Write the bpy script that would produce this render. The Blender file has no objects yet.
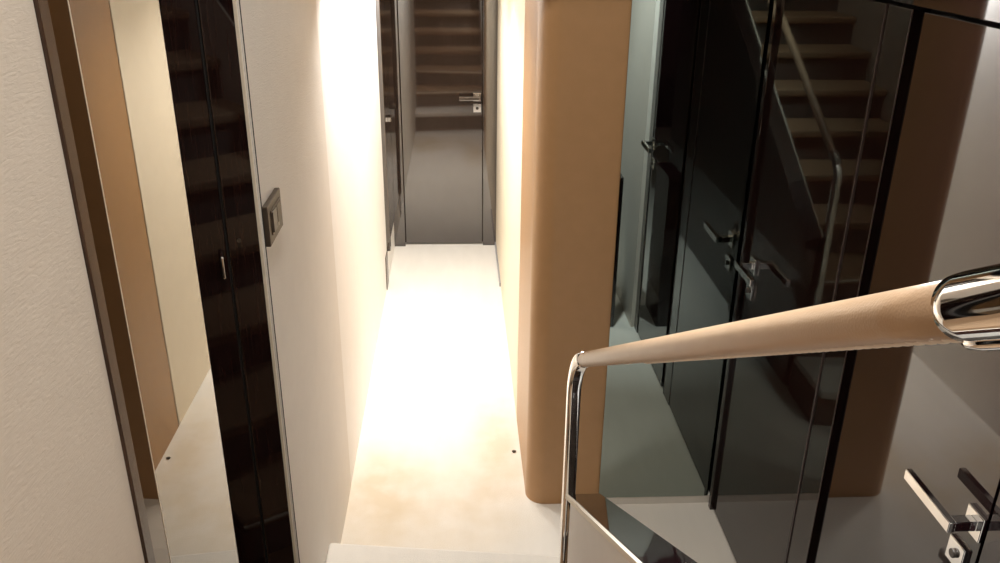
import bpy, bmesh, math
from mathutils import Vector, Matrix
S = 2.15                                   # metres per unit of the layout numbers below (eye height = 1)
C = bpy.context.scene.collection
PI = math.pi
def V(x, y, z): return Vector((x*S, y*S, z*S))

# ------------------------------------------------------------------ materials
def new_mat(name):
    m = bpy.data.materials.new(name); m.use_nodes = True
    nt = m.node_tree; b = nt.nodes['Principled BSDF']
    return m, nt, b
def lin(r, g, b): 
    f = lambda c: ((c/255+0.055)/1.055)**2.4 if c > 10 else c/255/12.92
    return (f(r), f(g), f(b), 1)
def node(nt, t, **k):
    n = nt.nodes.new(t)
    for a, v in k.items():
        if a in n.inputs: n.inputs[a].default_value = v
        else: setattr(n, a, v)
    return n
def simple(name, col, rough=.5, metal=0, ior=1.5, coat=0):
    m, nt, b = new_mat(name)
    b.inputs['Base Color'].default_value = col; b.inputs['Roughness'].default_value = rough
    b.inputs['Metallic'].default_value = metal; b.inputs['IOR'].default_value = ior
    if coat: b.inputs['Coat Weight'].default_value = coat; b.inputs['Coat Roughness'].default_value = .02
    return m
def coords(nt, scale=(1, 1, 1)):
    tc = nt.nodes.new('ShaderNodeTexCoord'); mp = nt.nodes.new('ShaderNodeMapping')
    mp.inputs['Scale'].default_value = scale
    nt.links.new(tc.outputs['Object'], mp.inputs['Vector']); return mp.outputs['Vector']
def mix_col(nt, fac, a, b):
    n = nt.nodes.new('ShaderNodeMix'); n.data_type = 'RGBA'
    for i, v in ((0, fac), (6, a), (7, b)):
        if hasattr(v, 'is_output'): nt.links.new(v, n.inputs[i])
        else: n.inputs[i].default_value = v
    return n.outputs[2]
def vinyl(name, col, bump=.25):
    m, nt, b = new_mat(name)
    b.inputs['Roughness'].default_value = .55
    v = coords(nt)
    n1 = node(nt, 'ShaderNodeTexNoise', Scale=14, Detail=3); nt.links.new(v, n1.inputs['Vector'])
    mp = coords(nt, (30, 30, 170))
    n2 = node(nt, 'ShaderNodeTexNoise', Scale=1.0, Detail=4, Distortion=1.6); nt.links.new(mp, n2.inputs['Vector'])
    b.inputs['Base Color'].default_value = col
    c2 = tuple(c*.93 for c in col[:3])+(1,)
    nt.links.new(mix_col(nt, n1.outputs['Fac'], col, c2), b.inputs['Base Color'])
    bp = node(nt, 'ShaderNodeBump', Strength=bump, Distance=.003); nt.links.new(n2.outputs['Fac'], bp.inputs['Height'])
    nt.links.new(bp.outputs['Normal'], b.inputs['Normal']); return m
def gloss_wood(name, c1, c2, rough=.03, ior=1.55, grain=(260, 260, 6), bump=0.0):
    m, nt, b = new_mat(name)
    v = coords(nt, grain)
    n = node(nt, 'ShaderNodeTexNoise', Scale=1.0, Detail=5, Distortion=.4); nt.links.new(v, n.inputs['Vector'])
    cr = node(nt, 'ShaderNodeValToRGB'); cr.color_ramp.elements[0].position = .35; cr.color_ramp.elements[1].position = .68
    cr.color_ramp.elements[0].color = c1; cr.color_ramp.elements[1].color = c2
    nt.links.new(n.outputs['Fac'], cr.inputs['Fac']); nt.links.new(cr.outputs['Color'], b.inputs['Base Color'])
    b.inputs['Roughness'].default_value = rough; b.inputs['IOR'].default_value = ior
    return m
def carpet_mat():
    m, nt, b = new_mat('cream carpet')
    b.inputs['Roughness'].default_value = .95; b.inputs['IOR'].default_value = 1.2
    v = coords(nt)
    big = node(nt, 'ShaderNodeTexNoise', Scale=3.2, Detail=4); nt.links.new(v, big.inputs['Vector'])
    base = mix_col(nt, big.outputs['Fac'], (.80, .755, .685, 1), (.70, .655, .585, 1))
    vs = coords(nt, (16, 3.0, 1))
    st = node(nt, 'ShaderNodeTexNoise', Scale=1.0, Detail=3); nt.links.new(vs, st.inputs['Vector'])
    base2 = mix_col(nt, st.outputs['Fac'], (.84, .79, .72, 1), (.68, .635, .57, 1))
    base = mix_col(nt, .5, base, base2)
    # brownish wear stains, fixed places on the pile
    tc = nt.nodes.new('ShaderNodeTexCoord')
    wn = node(nt, 'ShaderNodeTexNoise', Scale=9, Detail=5); nt.links.new(v, wn.inputs['Vector'])
    for (x, y, rx, ry, amt) in ((-.155, 1.31, .13, .20, .50), (.075, 1.48, .075, .26, .40), (.03, 1.30, .16, .18, .28), (-.08, 1.2, .25, .12, .20)):
        mp = nt.nodes.new('ShaderNodeMapping'); mp.vector_type = 'TEXTURE'
        mp.inputs['Location'].default_value = (x*S, y*S, 0); mp.inputs['Scale'].default_value = (rx*S, ry*S, 1)
        nt.links.new(tc.outputs['Object'], mp.inputs['Vector'])
        g = nt.nodes.new('ShaderNodeTexGradient'); g.gradient_type = 'SPHERICAL'; nt.links.new(mp.outputs['Vector'], g.inputs['Vector'])
        ml = nt.nodes.new('ShaderNodeMath'); ml.operation = 'MULTIPLY'
        nt.links.new(g.outputs['Fac'], ml.inputs[0]); nt.links.new(wn.outputs['Fac'], ml.inputs[1])
        m2 = nt.nodes.new('ShaderNodeMath'); m2.operation = 'MULTIPLY'; m2.use_clamp = True; m2.inputs[1].default_value = amt*3.2
        nt.links.new(ml.outputs[0], m2.inputs[0])
        m3 = nt.nodes.new('ShaderNodeMath'); m3.operation = 'MINIMUM'; m3.inputs[1].default_value = amt+.2
        nt.links.new(m2.outputs[0], m3.inputs[0])
        base = mix_col(nt, m3.outputs[0], base, (.60, .48, .32, 1))
    nt.links.new(base, b.inputs['Base Color'])
    fn = node(nt, 'ShaderNodeTexNoise', Scale=330, Detail=3); nt.links.new(v, fn.inputs['Vector'])
    bp = node(nt, 'ShaderNodeBump', Strength=.5, Distance=.004); nt.links.new(fn.outputs['Fac'], bp.inputs['Height'])
    nt.links.new(bp.outputs['Normal'], b.inputs['Normal']); return m
def leather_mat(name, col, col2, rough, bump):
    m, nt, b = new_mat(name)
    v = coords(nt)
    n = node(nt, 'ShaderNodeTexNoise', Scale=22, Detail=5); nt.links.new(v, n.inputs['Vector'])
    nt.links.new(mix_col(nt, n.outputs['Fac'], col, col2), b.inputs['Base Color'])
    f = node(nt, 'ShaderNodeTexVoronoi', Scale=420); nt.links.new(v, f.inputs['Vector'])
    bp = node(nt, 'ShaderNodeBump', Strength=bump, Distance=.0008); nt.links.new(f.outputs['Distance'], bp.inputs['Height'])
    nt.links.new(bp.outputs['Normal'], b.inputs['Normal']); b.inputs['Roughness'].default_value = rough; return m

M = dict(
    near_wall=vinyl('textured cream vinyl', (.72, .655, .58, 1), .22),
    wall=vinyl('pale textured vinyl', (.80, .765, .72, 1), .5),
    wall_smooth=vinyl('smooth white vinyl', (.90, .885, .87, 1), .06),
    cream=vinyl('warm cream vinyl', (.84, .73, .56, 1), .08),
    ceiling=simple('ceiling white', (.8, .76, .7, 1), .6),
    carpet=carpet_mat(),
    tan=leather_mat('tan pillar leather', (.46, .26, .12, 1), (.41, .23, .10, 1), .38, .25),
    lacquer=gloss_wood('black lacquer', (.006, .0025, .003, 1), (.014, .005, .005, 1), .03, 1.72),
    wenge=gloss_wood('dark gloss wood', (.007, .003, .0025, 1), (.017, .0065, .005, 1)),
    fold=gloss_wood('dark folding door wood', (.007, .003, .003, 1), (.016, .006, .005, 1), .03, 1.36),
    door=gloss_wood('brown wenge door', (.022, .013, .009, 1), (.042, .026, .019, 1), .035, 2.2, (180, 180, 4)),
    trimwood=gloss_wood('brown wood trim', (.035, .018, .011, 1), (.075, .04, .024, 1), .25, 1.5),
    chrome=simple('chrome', (.86, .85, .84, 1), .05, 1),
    mirror=simple('bronze mirror glass', (.24, .228, .205, 1), .01, 1),
    bevel=simple('bronze mirror border', (.19, .16, .13, 1), .02, 1),
    smoked=simple('smoked mirror glass', (.29, .33, .305, 1), .015, 1),
    gripleather=leather_mat('beige grip leather', (.50, .34, .215, 1), (.42, .27, .16, 1), .33, .2),
    thread=simple('cream lacing', (.72, .60, .48, 1), .6),
    plate=simple('bronze switch plate', (.075, .056, .04, 1), .42, .2),
    rocker=simple('dark rocker', (.06, .045, .035, 1), .3),
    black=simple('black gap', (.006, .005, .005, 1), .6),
    edge=simple('cream edge trim', (.75, .67, .55, 1), .4),
    skirting=simple('grey skirting', (.33, .31, .30, 1), .5),
    tread=leather_mat('tan stair carpet', (.40, .26, .15, 1), (.33, .21, .12, 1), .9, .4),
    riser=simple('taupe riser carpet', (.14, .115, .095, 1), .9),
    bead=simple('dull bronze bead', (.12, .085, .08, 1), .3, .5),
    crumb=simple('dark crumb', (.05, .035, .02, 1), .8),
)
def emis(name, col, st):
    m, nt, b = new_mat(name); b.inputs['Emission Color'].default_value = col; b.inputs['Emission Strength'].default_value = st
    b.inputs['Base Color'].default_value = (.9, .9, .9, 1); return m

# ------------------------------------------------------------------ mesh helpers (all in layout units)
def link(name, bm, mat, parent=None, bevel=0, seg=2, smooth=False, origin=None):
    me = bpy.data.meshes.new(name)
    bmesh.ops.recalc_face_normals(bm, faces=bm.faces[:])
    o0 = Vector((0, 0, 0))
    if origin is not None: o0 = V(*origin)
    elif parent is None:
        xs = [v.co for v in bm.verts]
        o0 = Vector(((min(c.x for c in xs)+max(c.x for c in xs))/2, (min(c.y for c in xs)+max(c.y for c in xs))/2, min(c.z for c in xs)))
    if parent is None:
        for v in bm.verts: v.co -= o0
    bm.to_mesh(me); bm.free()
    o = bpy.data.objects.new(name, me); C.objects.link(o); me.materials.append(mat)
    if parent is None: o.location = o0
    else:
        o.parent = parent; p = parent; off = Vector((0, 0, 0))
        while p: off += p.location; p = p.parent
        for v in me.vertices: v.co -= off
    if smooth:
        for p in me.polygons: p.use_smooth = True
    if bevel:
        md = o.modifiers.new('bevel', 'BEVEL'); md.width = bevel*S; md.segments = seg; md.limit_method = 'ANGLE'; md.angle_limit = math.radians(40)
    return o
def box(bm, x0, x1, y0, y1, z0, z1):
    r = bmesh.ops.create_cube(bm, size=1)['verts']
    for v in r: v.co = V(x0+(v.co.x+.5)*(x1-x0), y0+(v.co.y+.5)*(y1-y0), z0+(v.co.z+.5)*(z1-z0))
    return r
def B(*a):
    bm = bmesh.new(); box(bm, *a); return bm
def prism(bm, pts, f0, f1):
    """pts 2D; f0/f1 map a 2D point to the two 3D ends"""
    a = [bm.verts.new(f0(p)) for p in pts]; b = [bm.verts.new(f1(p)) for p in pts]
    bm.faces.new(a); bm.faces.new(b[::-1]); n = len(pts)
    for i in range(n): bm.faces.new((a[i], b[i], b[(i+1) % n], a[(i+1) % n]))
def prism_z(pts, z0, z1):
    bm = bmesh.new(); prism(bm, pts, lambda p: V(p[0], p[1], z0), lambda p: V(p[0], p[1], z1)); return bm
def prism_x(pts, x0, x1):
    bm = bmesh.new(); prism(bm, pts, lambda p: V(x0, p[0], p[1]), lambda p: V(x1, p[0], p[1])); return bm
def tube(bm, path, r, n=24, square=0, cap=True):
    """sweep a round (or rounded-square) section along a path of layout points"""
    P = [V(*p) for p in path]; rings = []; ref = None
    for i, p in enumerate(P):
        t = (P[min(i+1, len(P)-1)]-P[max(i-1, 0)]).normalized()
        side = Vector((1, 0, 0)); side = (side-t*side.dot(t)).normalized(); up = t.cross(side)
        rr = (r[i] if isinstance(r, (list, tuple)) else r)*S
        ring = []
        for k in range(n):
            a = 2*PI*k/n; c, s = math.cos(a), math.sin(a)
            if square:
                e = 2/square; c = math.copysign(abs(c)**e, c); s = math.copysign(abs(s)**e, s)
            ring.append(bm.verts.new(p+side*c*rr+up*s*rr))
        rings.append(ring)
    for a, b in zip(rings, rings[1:]):
        for k in range(n): bm.faces.new((a[k], b[k], b[(k+1) % n], a[(k+1) % n]))
    if cap: bm.faces.new(rings[0]); bm.faces.new(rings[-1][::-1])
def cyl(bm, c, axis, r, h, n=24):
    a = Vector(axis).normalized(); c = Vector(c)
    u = a.orthogonal().normalized(); w = a.cross(u)
    A = []; Bq = []
    for k in range(n):
        d = u*math.cos(2*PI*k/n)*r+w*math.sin(2*PI*k/n)*r
        A.append(bm.verts.new(V(*(c+d)))); Bq.append(bm.verts.new(V(*(c+d+a*h))))
    bm.faces.new(A); bm.faces.new(Bq[::-1])
    for k in range(n): bm.faces.new((A[k], Bq[k], Bq[(k+1) % n], A[(k+1) % n]))
def empty(name, loc):
    o = bpy.data.objects.new(name, None); C.objects.link(o); o.location = V(*loc); o.empty_display_size = .05; return o
def tag(o, label, cat, kind=None, group=None):
    o['label'] = label; o['category'] = cat
    if kind: o['kind'] = kind
    if group: o['group'] = group
    return o
def struct(name, bm, mat, label, cat, **k):
    return tag(link(name, bm, mat, **k), label, cat, 'structure')

# ------------------------------------------------------------------ layout numbers
LX, RX, DX, MX = -.2085, .1185, .457, -.2365     # corridor left wall, right wall, dark doors, left mirror
PY, GY, BY = 1.271, 1.264, 2.605                  # pillar front, smoked mirror, end door
CH, TH = .953, 2.0                                # corridor ceiling, stairwell ceiling
UY, UZ = -.72, 1.20                               # upper landing edge and height
BACK = -1.7

# ------------------------------------------------------------------ the shell
bm = B(-.30, .50, -1.75, 2.70, -.03, 0)
struct('floor', bm, M['carpet'], 'cream carpet along the passage floor with brown wear marks', 'floor', origin=(0, 0, 0))

o = struct('wall_left', B(-.30, MX, BACK, .512, 0, TH), M['near_wall'], 'textured cream wall nearest the camera on the left', 'wall')
bm = B(-.30, LX, .867, 1.338, 0, CH); 
struct('wall_left_middle', bm, M['wall'], 'textured white wall that carries the light switch', 'wall')
bm = B(-.30, LX-.0006, 1.339, 2.305, 0, CH)
struct('wall_left_far', bm, M['wall_smooth'], 'smooth white wall past the seam along the passage left', 'wall')
struct('wall_left_mirror_core', B(-.33, MX-.004, .5125, .7215, 0, TH), M['black'], 'wall core carrying the bronze mirror', 'wall')
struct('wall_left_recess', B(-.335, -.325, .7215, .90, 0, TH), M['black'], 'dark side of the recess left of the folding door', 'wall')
struct('wall_left_end', B(-.30, LX, 2.305, 2.62, 0, .095), M['wall_smooth'], 'low white sill under the dark side door at passage end', 'wall')
bm = B(-.30, LX-.03, 2.305, 2.62, .095, CH)
struct('wall_left_jamb', bm, M['black'], 'dark opening behind the side door at passage end', 'wall')
struct('wall_left_upper', B(-.30, LX, .867, 1.22, CH, TH), M['wall'], 'upper white wall above the light switch', 'wall')

struct('wall_right', B(RX, RX+.03, 1.552, 2.62, 0, CH), M['cream'], 'warm cream wall along the passage right behind the pillar', 'wall')
struct('baseboard_right', B(RX-.004, RX+.001, 2.26, 2.597, 0, .012), M['skirting'], 'thin grey skirting at the far right passage corner', 'skirting')
struct('wall_back', B(-.30, .30, 2.625, 2.68, 0, CH), M['trimwood'], 'dark wall behind the end door of the passage', 'wall')
struct('wall_right_doors', B(DX+.02, DX+.06, .50, 1.32, 0, TH), M['black'], 'dark wall core behind the glossy doors on the right', 'wall')
struct('wall_right_near', B(.446, .50, BACK, .538, 0, TH), M['near_wall'], 'cream stairwell wall on the right beside the handrail top', 'wall')
struct('wall_mirror_core', B(.2516, .50, GY+.024, 1.56, 0, CH), M['black'], 'hidden wall core behind the smoked mirror panel', 'wall')
struct('wall_front', B(-.30, .50, BACK-.05, BACK, 0, TH), M['wenge'], 'dark wood wall behind the upper landing', 'wall')
struct('wall_over_passage', B(-.30, .50, 1.22, 1.25, CH, TH), M['wall'], 'white bulkhead wall over the start of the passage', 'wall')
struct('ceiling', B(-.30, .50, 1.22, 2.68, CH, CH+.03), M['ceiling'], 'low white ceiling over the passage', 'ceiling')
struct('ceiling_doors', B(.2115, .50, .5385, 1.215, 1.4505, 1.47), M['ceiling'], 'lower white ceiling over the glossy right doors', 'ceiling')
struct('ceiling_stairwell', B(-.30, .50, BACK-.05, 1.25, TH, TH+.03), M['ceiling'], 'high white ceiling over the staircase', 'ceiling')

# white wall's end trim with its dark shadow gap
bm = B(-.2215, -.2105, .8645, .868, 0, CH)
struct('trim_1', bm, M['edge'], 'pale edge strip between the dark folding door and the switch wall', 'trim', bevel=.0008)
bm = B(LX-.004, LX+.0006, .8684, .8705, .0, CH)
struct('trim_2', bm, M['black'], 'thin black shadow gap along the switch wall edge', 'trim')

# ------------------------------------------------------------------ staircase (mirrored in the end door and in the glossy doors)
st = tag(empty('staircase', (0, 1.06, 0)), 'carpeted cream staircase at the bottom of the photo, rising towards the camera', 'stairs', 'structure')
NR, RISE, RUN, Y1, Z1 = 14, .0795, .1285, 1.075, .092
def nose(k):                                     # nosing y at the left / right end of step k (first steps wind a little)
    y = Y1-k*RUN-(.025 if k else 0); a = (.0, -.045) if k == 0 else (.012, -.03) if k == 1 else (-.025, .02) if k == 2 else (0, 0)
    return y+a[0], y+a[1]
for k in range(NR):
    l, r = nose(k); z = Z1+k*RISE
    if k < NR-1: l2, r2 = nose(k+1); l2 -= .02; r2 -= .02
    else: l2 = r2 = BACK
    xl = LX if k < 2 else MX
    x1 = .168 if k < 2 else .1275
    bm = bmesh.new(); nz = .016
    prism(bm, [(xl, l), (x1, r), (x1, r2), (xl, l2)], lambda p: V(p[0], p[1], z-.02), lambda p: V(p[0], p[1], z))
    t = link('step', bm, M['carpet' if k == 0 else 'tread'], st, bevel=.006, seg=3)
    if k:
        bm = bmesh.new(); tube(bm, [(xl+.001, l-.0005, z-.010), (x1-.001, r-.0005, z-.010)], .0035, 10)
        link('nosing', bm, M['edge'], t)
    bm = bmesh.new()
    prism(bm, [(xl, l-nz), (x1, r-nz), (x1, r2), (xl, l2)], lambda p: V(p[0], p[1], 0 if k < 1 else z-RISE-.002), lambda p: V(p[0], p[1], z-.02))
    link('riser', bm, M['riser'], t)
link('landing', B(.127, .446, BACK, UY+.12, Z1+(NR-1)*RISE-.03, Z1+(NR-1)*RISE), M['carpet'], st)

# ------------------------------------------------------------------ stair side wall with post and handrail
bal = tag(empty('stair_side_wall', (.148, .84, 0)), 'low sloping stair side wall with cream face and glossy black top below the handrail', 'balustrade')
K = .80
ye, ze, sl, yt = .850, .345, .602, -.40
top = lambda y: ze+(ye-y)*sl
link('core', prism_x([(ye-.004, 0), (ye-.004, ze-.008), (yt, top(yt)-.008), (yt, 0)], .1316, .1656), M['wenge'], bal)
link('inner_panel', prism_x([(ye-.040, 0), (ye-.040, top(ye-.040)-.004), (yt, top(yt)-.004), (yt, 0)], .1268, .1316), M['wall_smooth'], bal)
link('outer_panel', prism_x([(ye-.002, 0), (ye-.002, ze-.006), (yt, top(yt)-.006), (yt, 0)], .1656, .1688), M['wenge'], bal)
link('shadow_gap', B(.1290, .1316, ye-.0399, ye-.0042, 0, ze-.005), M['wenge'], bal)
link('edge_strip', prism_x([(ye, ze-.006), (ye, ze), (yt, top(yt)), (yt, top(yt)-.006)], .1264, .1300), M['edge'], bal)
link('cap', prism_x([(ye, ze-.006), (ye, ze+.0005), (yt, top(yt)+.0005), (yt, top(yt)-.006)], .1300, .1692), M['lacquer'], bal, bevel=.0008)

hr = tag(empty('handrail', (.132, .858, 0)), 'beige leather wrapped handrail on a chrome post, crossing the right half', 'handrail')
rs = .5735                                       # slope of the rail
eye = lambda p: (p[0]*K, p[1]*K, 1-(1-p[2])*K)
rail = lambda y, x0=.1722: eye((x0+(1.04-y)*-.0005, y, .4275+(1.04-y)*rs))
path = [(.1645*K, 1.0725*K, 0)]+[eye((.1645, 1.0725, z)) for z in (.14, .27, .36)]
for i in range(1, 9):
    a = i/8; p0 = Vector(eye((.1645, 1.0725, .36))); p1 = Vector(eye((.1665, 1.0725, .413))); p2 = Vector(rail(1.034))
    q = p0*(1-a)**2+p1*2*a*(1-a)+p2*a*a; path.append(tuple(q))
bm = bmesh.new(); tube(bm, path, .0098*K, 32, square=5)
link('chrome_post', bm, M['chrome'], hr, smooth=True)
bm = bmesh.new(); ya, yb = 1.04, .254
tube(bm, [rail(ya), rail(ya-.003)]+[rail(ya-(ya-yb)*i/20) for i in range(1, 21)], .0106*K, 32)
link('leather_grip', bm, M['gripleather'], hr, smooth=True)
bm = bmesh.new(); tube(bm, [rail(1.047), rail(1.0385)], .0118*K, 32)
link('collar', bm, M['chrome'], hr, bevel=.001, smooth=False)
bm = bmesh.new()
tube(bm, [rail(.2575), rail(.256), rail(.250), rail(.06), rail(.05)], [q*K for q in (.0106, .0118, .0122, .0122, .0105)], 40)
link('end_sleeve', bm, M['chrome'], hr, smooth=True)
bm = bmesh.new(); n = 62                         # laced seam under the grip
up = Vector((0, rs, 1)).normalized()
for i in range(n):
    y = .70-(.70-.258)*i/(n-1); c0 = Vector(rail(y)); nn = (c0-Vector((0, 0, 1))).cross(Vector((0, -1, rs))).normalized()
    if nn.z > 0: nn = -nn
    c = c0+nn*.0105*K
    r = bmesh.ops.create_uvsphere(bm, u_segments=8, v_segments=6, radius=1)['verts']
    for v in r: v.co = V(c.x+v.co.x*.0030, c.y+v.co.y*.0020-v.co.x*.0010, c.z+v.co.z*.0011-v.co.y*.0012)
link('lacing', bm, M['thread'], hr, smooth=True)
bm = bmesh.new()
lo = lambda y: tuple(Vector(rail(y))-up*.0120*K+Vector((.002, 0, 0)))
tube(bm, [lo(.262), lo(.258), lo(.25), lo(.12), lo(.11)], [.0005, .002, .0026, .0026, .001], 16)
link('rail_bracket', bm, M['chrome'], hr, smooth=True)

# ------------------------------------------------------------------ pillar with rounded corner
def arc(cx, cy, r, a0, a1, n=10): return [(cx+r*math.cos(math.radians(a0+(a1-a0)*i/n)), cy+r*math.sin(math.radians(a0+(a1-a0)*i/n))) for i in range(n+1)]
R = .034
pts = arc(RX+R, PY+R, R, 180, 270, 26)+[(.2515, PY), (.2515, 1.556), (RX, 1.556)]
o = link('pillar', prism_z(pts, 0, CH), M['tan'])
for p in o.data.polygons: p.use_smooth = True
o.data.set_sharp_from_angle(angle=math.radians(35))
tag(o, 'tan leather clad pillar with a rounded corner at the passage entrance', 'pillar', 'structure')

# ------------------------------------------------------------------ smoked mirror between pillar and doors
sm = tag(empty('smoked_mirror', (.35, GY+.008, 0)), 'tall smoked mirror panel between the tan pillar and the far glossy door', 'mirror')
link('mirror_glass', B(.2490, .4505, GY, GY+.004, .0165, CH), M['smoked'], sm)
link('backing', B(.2518, .4505, GY+.0041, GY+.0235, .0165, CH), M['wenge'], sm)

# ------------------------------------------------------------------ doors on the right
def lever_handle(parent, plane, y, z, sgn, axis='x', out=-1, keyz=-.043, L=.074, keyy=0.0):
    """square rosette, square neck, flat lever bar and escutcheon with cylinder. plane: door face; out: away from the door"""
    e = .0268
    def bx(d0, d1, s0, s1, z0, z1):
        d0, d1 = sorted((plane+out*d0, plane+out*d1)); s0, s1 = sorted((s0, s1))
        return B(d0, d1, s0, s1, z0, z1) if axis == 'x' else B(s0, s1, d0, d1, z0, z1)
    h = link('door_handle', bx(.004, e-.003, y-.0052, y+.0052, z-.0052, z+.0052), M['chrome'], parent, bevel=.0008)
    link('rosette', bx(0, .004, y-.0125, y+.0125, z-.0125, z+.0125), M['chrome'], h, bevel=.0008)
    link('lever', bx(e-.0035, e+.003, y-.006*sgn, y+L*sgn, z-.0055, z+.0055), M['chrome'], h, bevel=.0007)
    ke = link('escutcheon', bx(0, .004, keyy+y-.0125, keyy+y+.0125, z+keyz-.0125, z+keyz+.0125), M['chrome'], h, bevel=.0008)
    return h, ke, bx
def keyed(ke, plane, y, z, axis='x', out=-1):
    bm = bmesh.new()
    if axis == 'x': cyl(bm, (plane+out*.0042, y, z), (out, 0, 0), .0045, .0028)
    else: cyl(bm, (y, plane+out*.0042, z), (0, out, 0), .0045, .0028)
    link('lock_cylinder', bm, M['rocker'], ke.parent, bevel=.0006)

d2 = tag(empty('door_2', (DX+.01, .71, 0)), 'nearest glossy black door at right, chrome lever handle at bottom right corner', 'door', 'structure')
link('door_leaf', B(DX, DX+.019, .5785, .8515, .004, .912), M['lacquer'], d2, bevel=.0006)
h, ke, f = lever_handle(d2, DX, .590, .5045, 1, keyz=-.0445, keyy=.0125)
keyed(ke, DX, .6025, .460)
struct('trim_3', B(DX+.012, DX+.0195, .8515, .8755, 0, .908), M['black'], 'black recessed gap between the two glossy right doors', 'trim')
struct('trim_11', B(DX-.0006, DX+.0006, .8742, .8754, 0, .912), M['bead'], 'thin bronze bead along the black gap between the right doors', 'trim')
struct('trim_4', B(DX, DX+.019, .8755, .9265, 0, .912), M['wenge'], 'dark gloss door post strip between the two right doors', 'trim', bevel=.0006)
struct('trim_5', B(DX-.003, DX+.019, .5385, 1.245, .9165, 1.25), M['lacquer'], 'glossy black header panel above the right doors', 'trim', bevel=.0006)
struct('trim_6', B(DX-.0015, DX+.019, .5385, .573, 0, .912), M['lacquer'], 'narrow dark jamb beside the nearest glossy door', 'trim')
struct('wall_right_upper', B(DX, DX+.019, .5385, 1.25, 1.2501, TH), M['wall'], 'white wall above the dark header panel', 'wall')
d3 = tag(empty('door_3', (DX+.01, 1.09, 0)), 'far glossy black door next to the smoked mirror, small chrome lever', 'door', 'structure')
link('door_leaf', B(DX, DX+.019, .9345, 1.2425, .004, .912), M['wenge'], d3, bevel=.0006)
link('edge_bead', B(DX-.0007, DX+.012, .9298, .9316, .004, .912), M['bead'], d3)
h, ke, f = lever_handle(d3, DX, 1.2065, .4985, -1, keyz=-.043, L=.072)
keyed(ke, DX, 1.2065, .4555)
struct('trim_7', B(DX-.006, DX+.019, 1.2435, 1.2555, 0, .95), M['wenge'], 'dark door frame post where the far door meets the smoked mirror', 'trim', bevel=.0008)
# low dark panel on the wall return, seen only in the smoked mirror
struct('baseboard_right_mirror', B(.2518, DX, GY+.0008, GY+.022, 0, .0163), M['carpet'], 'low carpeted plinth under the smoked mirror panel', 'skirting')
pn = link('low_cabinet', B(.362, .401, .40, .538, .0, .405), M['lacquer'], bevel=.0006)
tag(pn, 'low black cabinet seen as a dark strip in the smoked mirror beside the pillar', 'cabinet')

# ------------------------------------------------------------------ left mirror and folding dark door
wm = tag(empty('wall_mirror', (MX, .62, 0)), 'tall mirror on the left between the cream wall and the black folding door', 'mirror')
link('mirror_glass', B(MX-.003, MX, .5575, .7225, 0.0, CH+.2), M['mirror'], wm)
bm = bmesh.new(); s = .0016*1.05
prism(bm, [(MX-s, .5250), (MX, .5562), (MX-.0035, .5562), (MX-.0035, .5250)], lambda p: V(p[0], p[1], 0), lambda p: V(p[0], p[1], CH+.2))
link('bevelled_edge', bm, M['bevel'], wm)
link('bevel_highlight', B(MX-.002, MX+.0003, .5562, .5575, 0, CH+.2), M['edge'], wm)  # pale strip stands in for the highlight along the bevel edge
link('frame', B(MX-.0035, MX+.0025, .5121, .5250, 0, CH+.2), M['trimwood'], wm, bevel=.0006)

fd = tag(empty('folding_door', (-.245, .86, 0)), 'narrow two leaf glossy black folding door left of the light switch', 'door')
def leaf(a, b, mat, nm='door_leaf', th=.006):
    (x0, y0), (x1, y1) = a, b; L = math.hypot(x1-x0, y1-y0); nx, ny = (y1-y0)/L, -(x1-x0)/L
    bm = bmesh.new()
    prism(bm, [a, b, (x1-nx*th, y1-ny*th), (x0-nx*th, y0-ny*th)], lambda p: V(p[0], p[1], .002), lambda p: V(p[0], p[1], CH+.2))
    return link(nm, bm, mat, fd, bevel=.0006)
th = math.radians(19); ct, sn = math.cos(th), math.sin(th)
P1 = (-.2107, .8655); LL = .0685
on = lambda t, d=0: (P1[0]-LL*ct*(1-t)+sn*d, P1[1]-LL*sn*(1-t)-ct*d)      # point along the door face, t from left to right, d in front
l1 = leaf(on(0), on(.455), M['fold']); l2 = leaf(on(.50), on(1), M['fold'])
leaf(on(.457, -.0025), on(.498, -.0025), M['black'], 'hinge_gap', .003)
leaf(on(.503, .0006), on(.514, .0006), M['trimwood'], 'edge_bead', .003)
def fbox(bm, t, w, d0, d1, z0, z1):
    pts = [on(t-w/LL/2, d0), on(t+w/LL/2, d0), on(t+w/LL/2, d1), on(t-w/LL/2, d1)]
    prism(bm, pts, lambda p: V(p[0], p[1], z0), lambda p: V(p[0], p[1], z1))
pz = .6530; t = .37
bm = bmesh.new(); fbox(bm, t, .0046, .0095, .0140, pz-.0125, pz+.0125)
fbox(bm, t, .0040, -.0003, .0098, pz+.0080, pz+.0120); fbox(bm, t, .0040, -.0003, .0098, pz-.0120, pz-.0080)
link('pull_handle', bm, M['chrome'], l1, bevel=.0017, seg=4)
bm = bmesh.new(); q = on(.66, -.0003); cyl(bm, (q[0], q[1], .677), (sn, -ct, 0), .0022, .0022)
link('keyhole', bm, M['plate'], l2)

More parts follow.
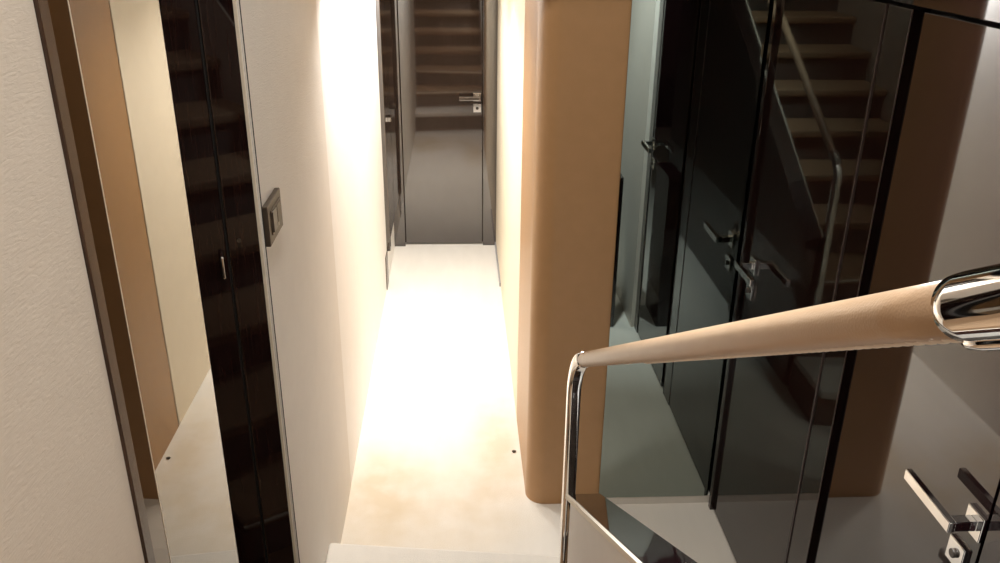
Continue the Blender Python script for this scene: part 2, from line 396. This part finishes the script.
# ------------------------------------------------------------------ light switch
sw = tag(empty('light_switch', (LX, .905, .69)), 'bronze rocker light switch plate on the white wall beside the folding door', 'switch')
yc, zc = .905, .687
link('plate', B(LX, LX+.0060, yc-.0355, yc+.0355, zc-.0225, zc+.0225), M['plate'], sw, bevel=.001)
link('inner_frame', B(LX+.0060, LX+.0070, yc-.024, yc+.026, zc-.0135, zc+.0145), M['plate'], sw, bevel=.0005)
r1 = link('rocker', B(LX+.0060, LX+.0085, yc-.0215, yc-.001, zc-.011, zc+.012), M['rocker'], sw, bevel=.0008)
link('rocker', B(LX+.0060, LX+.0085, yc+.001, yc+.0225, zc-.011, zc+.012), M['plate'], sw, bevel=.0008)
link('indicator', B(LX+.0085, LX+.0095, yc-.004, yc-.001, zc-.009, zc-.005), M['chrome'], sw)

# ------------------------------------------------------------------ end of the passage
d1 = tag(empty('door_1', (-.05, BY, 0)), 'dark brown wood door closing the far end of the passage', 'door', 'structure')
link('door_leaf', B(-.172, .0745, BY, BY+.018, .003, CH-.02), M['door'], d1, bevel=.0008)
h, ke, f = lever_handle(d1, BY, .0585, .4785, -1, axis='y', L=.055, keyz=-.034)
keyed(ke, BY, .0585, .4445, axis='y')
struct('trim_8', B(LX-.02, -.1735, BY-.016, BY+.02, 0, CH), M['door'], 'dark wood frame post left of the end door', 'trim', bevel=.0008)
struct('trim_9', B(.0760, RX, BY-.012, BY+.02, 0, CH), M['door'], 'dark wood frame post right of the end door', 'trim', bevel=.0008)
d4 = tag(empty('door_4', (LX-.01, 2.45, .095)), 'dark side door on the left wall just before the end door', 'door', 'structure')
link('door_leaf', B(LX-.018, LX+.004, 2.365, 2.585, .1, CH-.02), M['door'], d4, bevel=.0008)
link('frame_post', B(LX-.018, LX+.010, 2.306, 2.335, .095, CH), M['door'], d4, bevel=.0008)
link('frame_post', B(LX-.018, LX+.0015, 2.335, 2.364, .095, CH), M['trimwood'], d4)
link('latch', B(LX+.004, LX+.013, 2.485, 2.520, .430, .442), M['chrome'], d4, bevel=.0008)
struct('trim_10', B(LX-.002, LX+.0018, 2.245, 2.305, 0, .098), M['trimwood'], 'thin brown edge strip at the foot of the left wall before the side door', 'trim')

# ------------------------------------------------------------------ crumb on the carpet
bm = bmesh.new(); r = bmesh.ops.create_icosphere(bm, subdivisions=2, radius=1)['verts']
for v in r: 
    k = 1+.25*math.sin(7*v.co.x+3*v.co.y)
    v.co = V(.1054+v.co.x*.0042*k, 1.4369+v.co.y*.0040*k, .0018+v.co.z*.0018)
tag(link('crumb', bm, M['crumb'], smooth=True), 'tiny dark crumb on the carpet beside the pillar', 'crumb')

# ------------------------------------------------------------------ lamps
def downlight(x, y, z, watts, size, col, label, spread=PI, aim=None):
    t = tag(empty('ceiling_light', (x, y, z-.004)), label, 'lamp', group='recessed ceiling lights')
    bm = bmesh.new(); n = 28
    ro, ri = .026, .021
    rings = [[bm.verts.new(V(x+r*math.cos(2*PI*k/n), y+r*math.sin(2*PI*k/n), zz)) for k in range(n)] for r, zz in ((ro, z), (ro, z-.003), (ri, z-.003), (ri, z))]
    for a, b in zip(rings, rings[1:]):
        for k in range(n): bm.faces.new((a[k], a[(k+1) % n], b[(k+1) % n], b[k]))
    link('trim_ring', bm, M['chrome'], t)
    L = bpy.data.lights.new('lamp', 'AREA'); L.shape = 'DISK'; L.size = size; L.energy = watts; L.color = col; L.spread = spread
    o = bpy.data.objects.new('bulb', L); C.objects.link(o); o.parent = t; o.location = (0, 0, -.004*S)
    if aim: o.rotation_euler = (V(*aim)-V(x, y, z)).to_track_quat('-Z', 'Y').to_euler()
    return t
W = (1, .985, .96)
downlight(-.135, 1.50, CH, 8.5, .14, W, 'recessed ceiling light at the passage entrance', 2.3)
downlight(-.135, 1.84, CH, 13, .14, W, 'recessed ceiling light over the middle of the passage', 2.3)
downlight(-.12, 2.24, CH, 11, .14, W, 'recessed ceiling light near the end door', 2.3)
downlight(.03, .45, TH, 50, .30, (1, .965, .91), 'recessed ceiling light high over the staircase', PI)
downlight(.26, .80, 1.45, 30, .10, (.88, .95, 1), 'added light over the right doors, aimed at the near right wall', 1.2, (.446, .30, .62))  # added lamp, brightens the right stairwell wall that the smoked mirror shows

# ------------------------------------------------------------------ world, camera, colour
w = bpy.data.worlds.new('World'); bpy.context.scene.world = w; w.use_nodes = True
w.node_tree.nodes['Background'].inputs[0].default_value = (.02, .02, .02, 1)
R3 = [[.99884, -.04718, .00935], [-.01025, -.39871, -.91702], [.04699, .91586, -.39873]]
cam = bpy.data.cameras.new('Camera'); co = bpy.data.objects.new('Camera', cam); C.objects.link(co)
cam.sensor_width = 36; cam.sensor_fit = 'HORIZONTAL'; cam.lens = 36*854.83/1000; cam.clip_start = .02
right, down, fwd = (Vector(r).normalized() for r in R3)
m = Matrix((right, -down, -fwd)).transposed().to_4x4(); m.translation = V(0, 0, 1); co.matrix_world = m
sc = bpy.context.scene; sc.camera = co
sc.view_settings.view_transform = 'Standard'; sc.view_settings.look = 'None'; sc.view_settings.gamma = 1
sc.view_settings.use_curve_mapping = False; sc.view_settings.exposure = 0
sc.cycles.max_bounces = 16; sc.cycles.glossy_bounces = 10; sc.cycles.diffuse_bounces = 5; sc.cycles.caustics_reflective = True
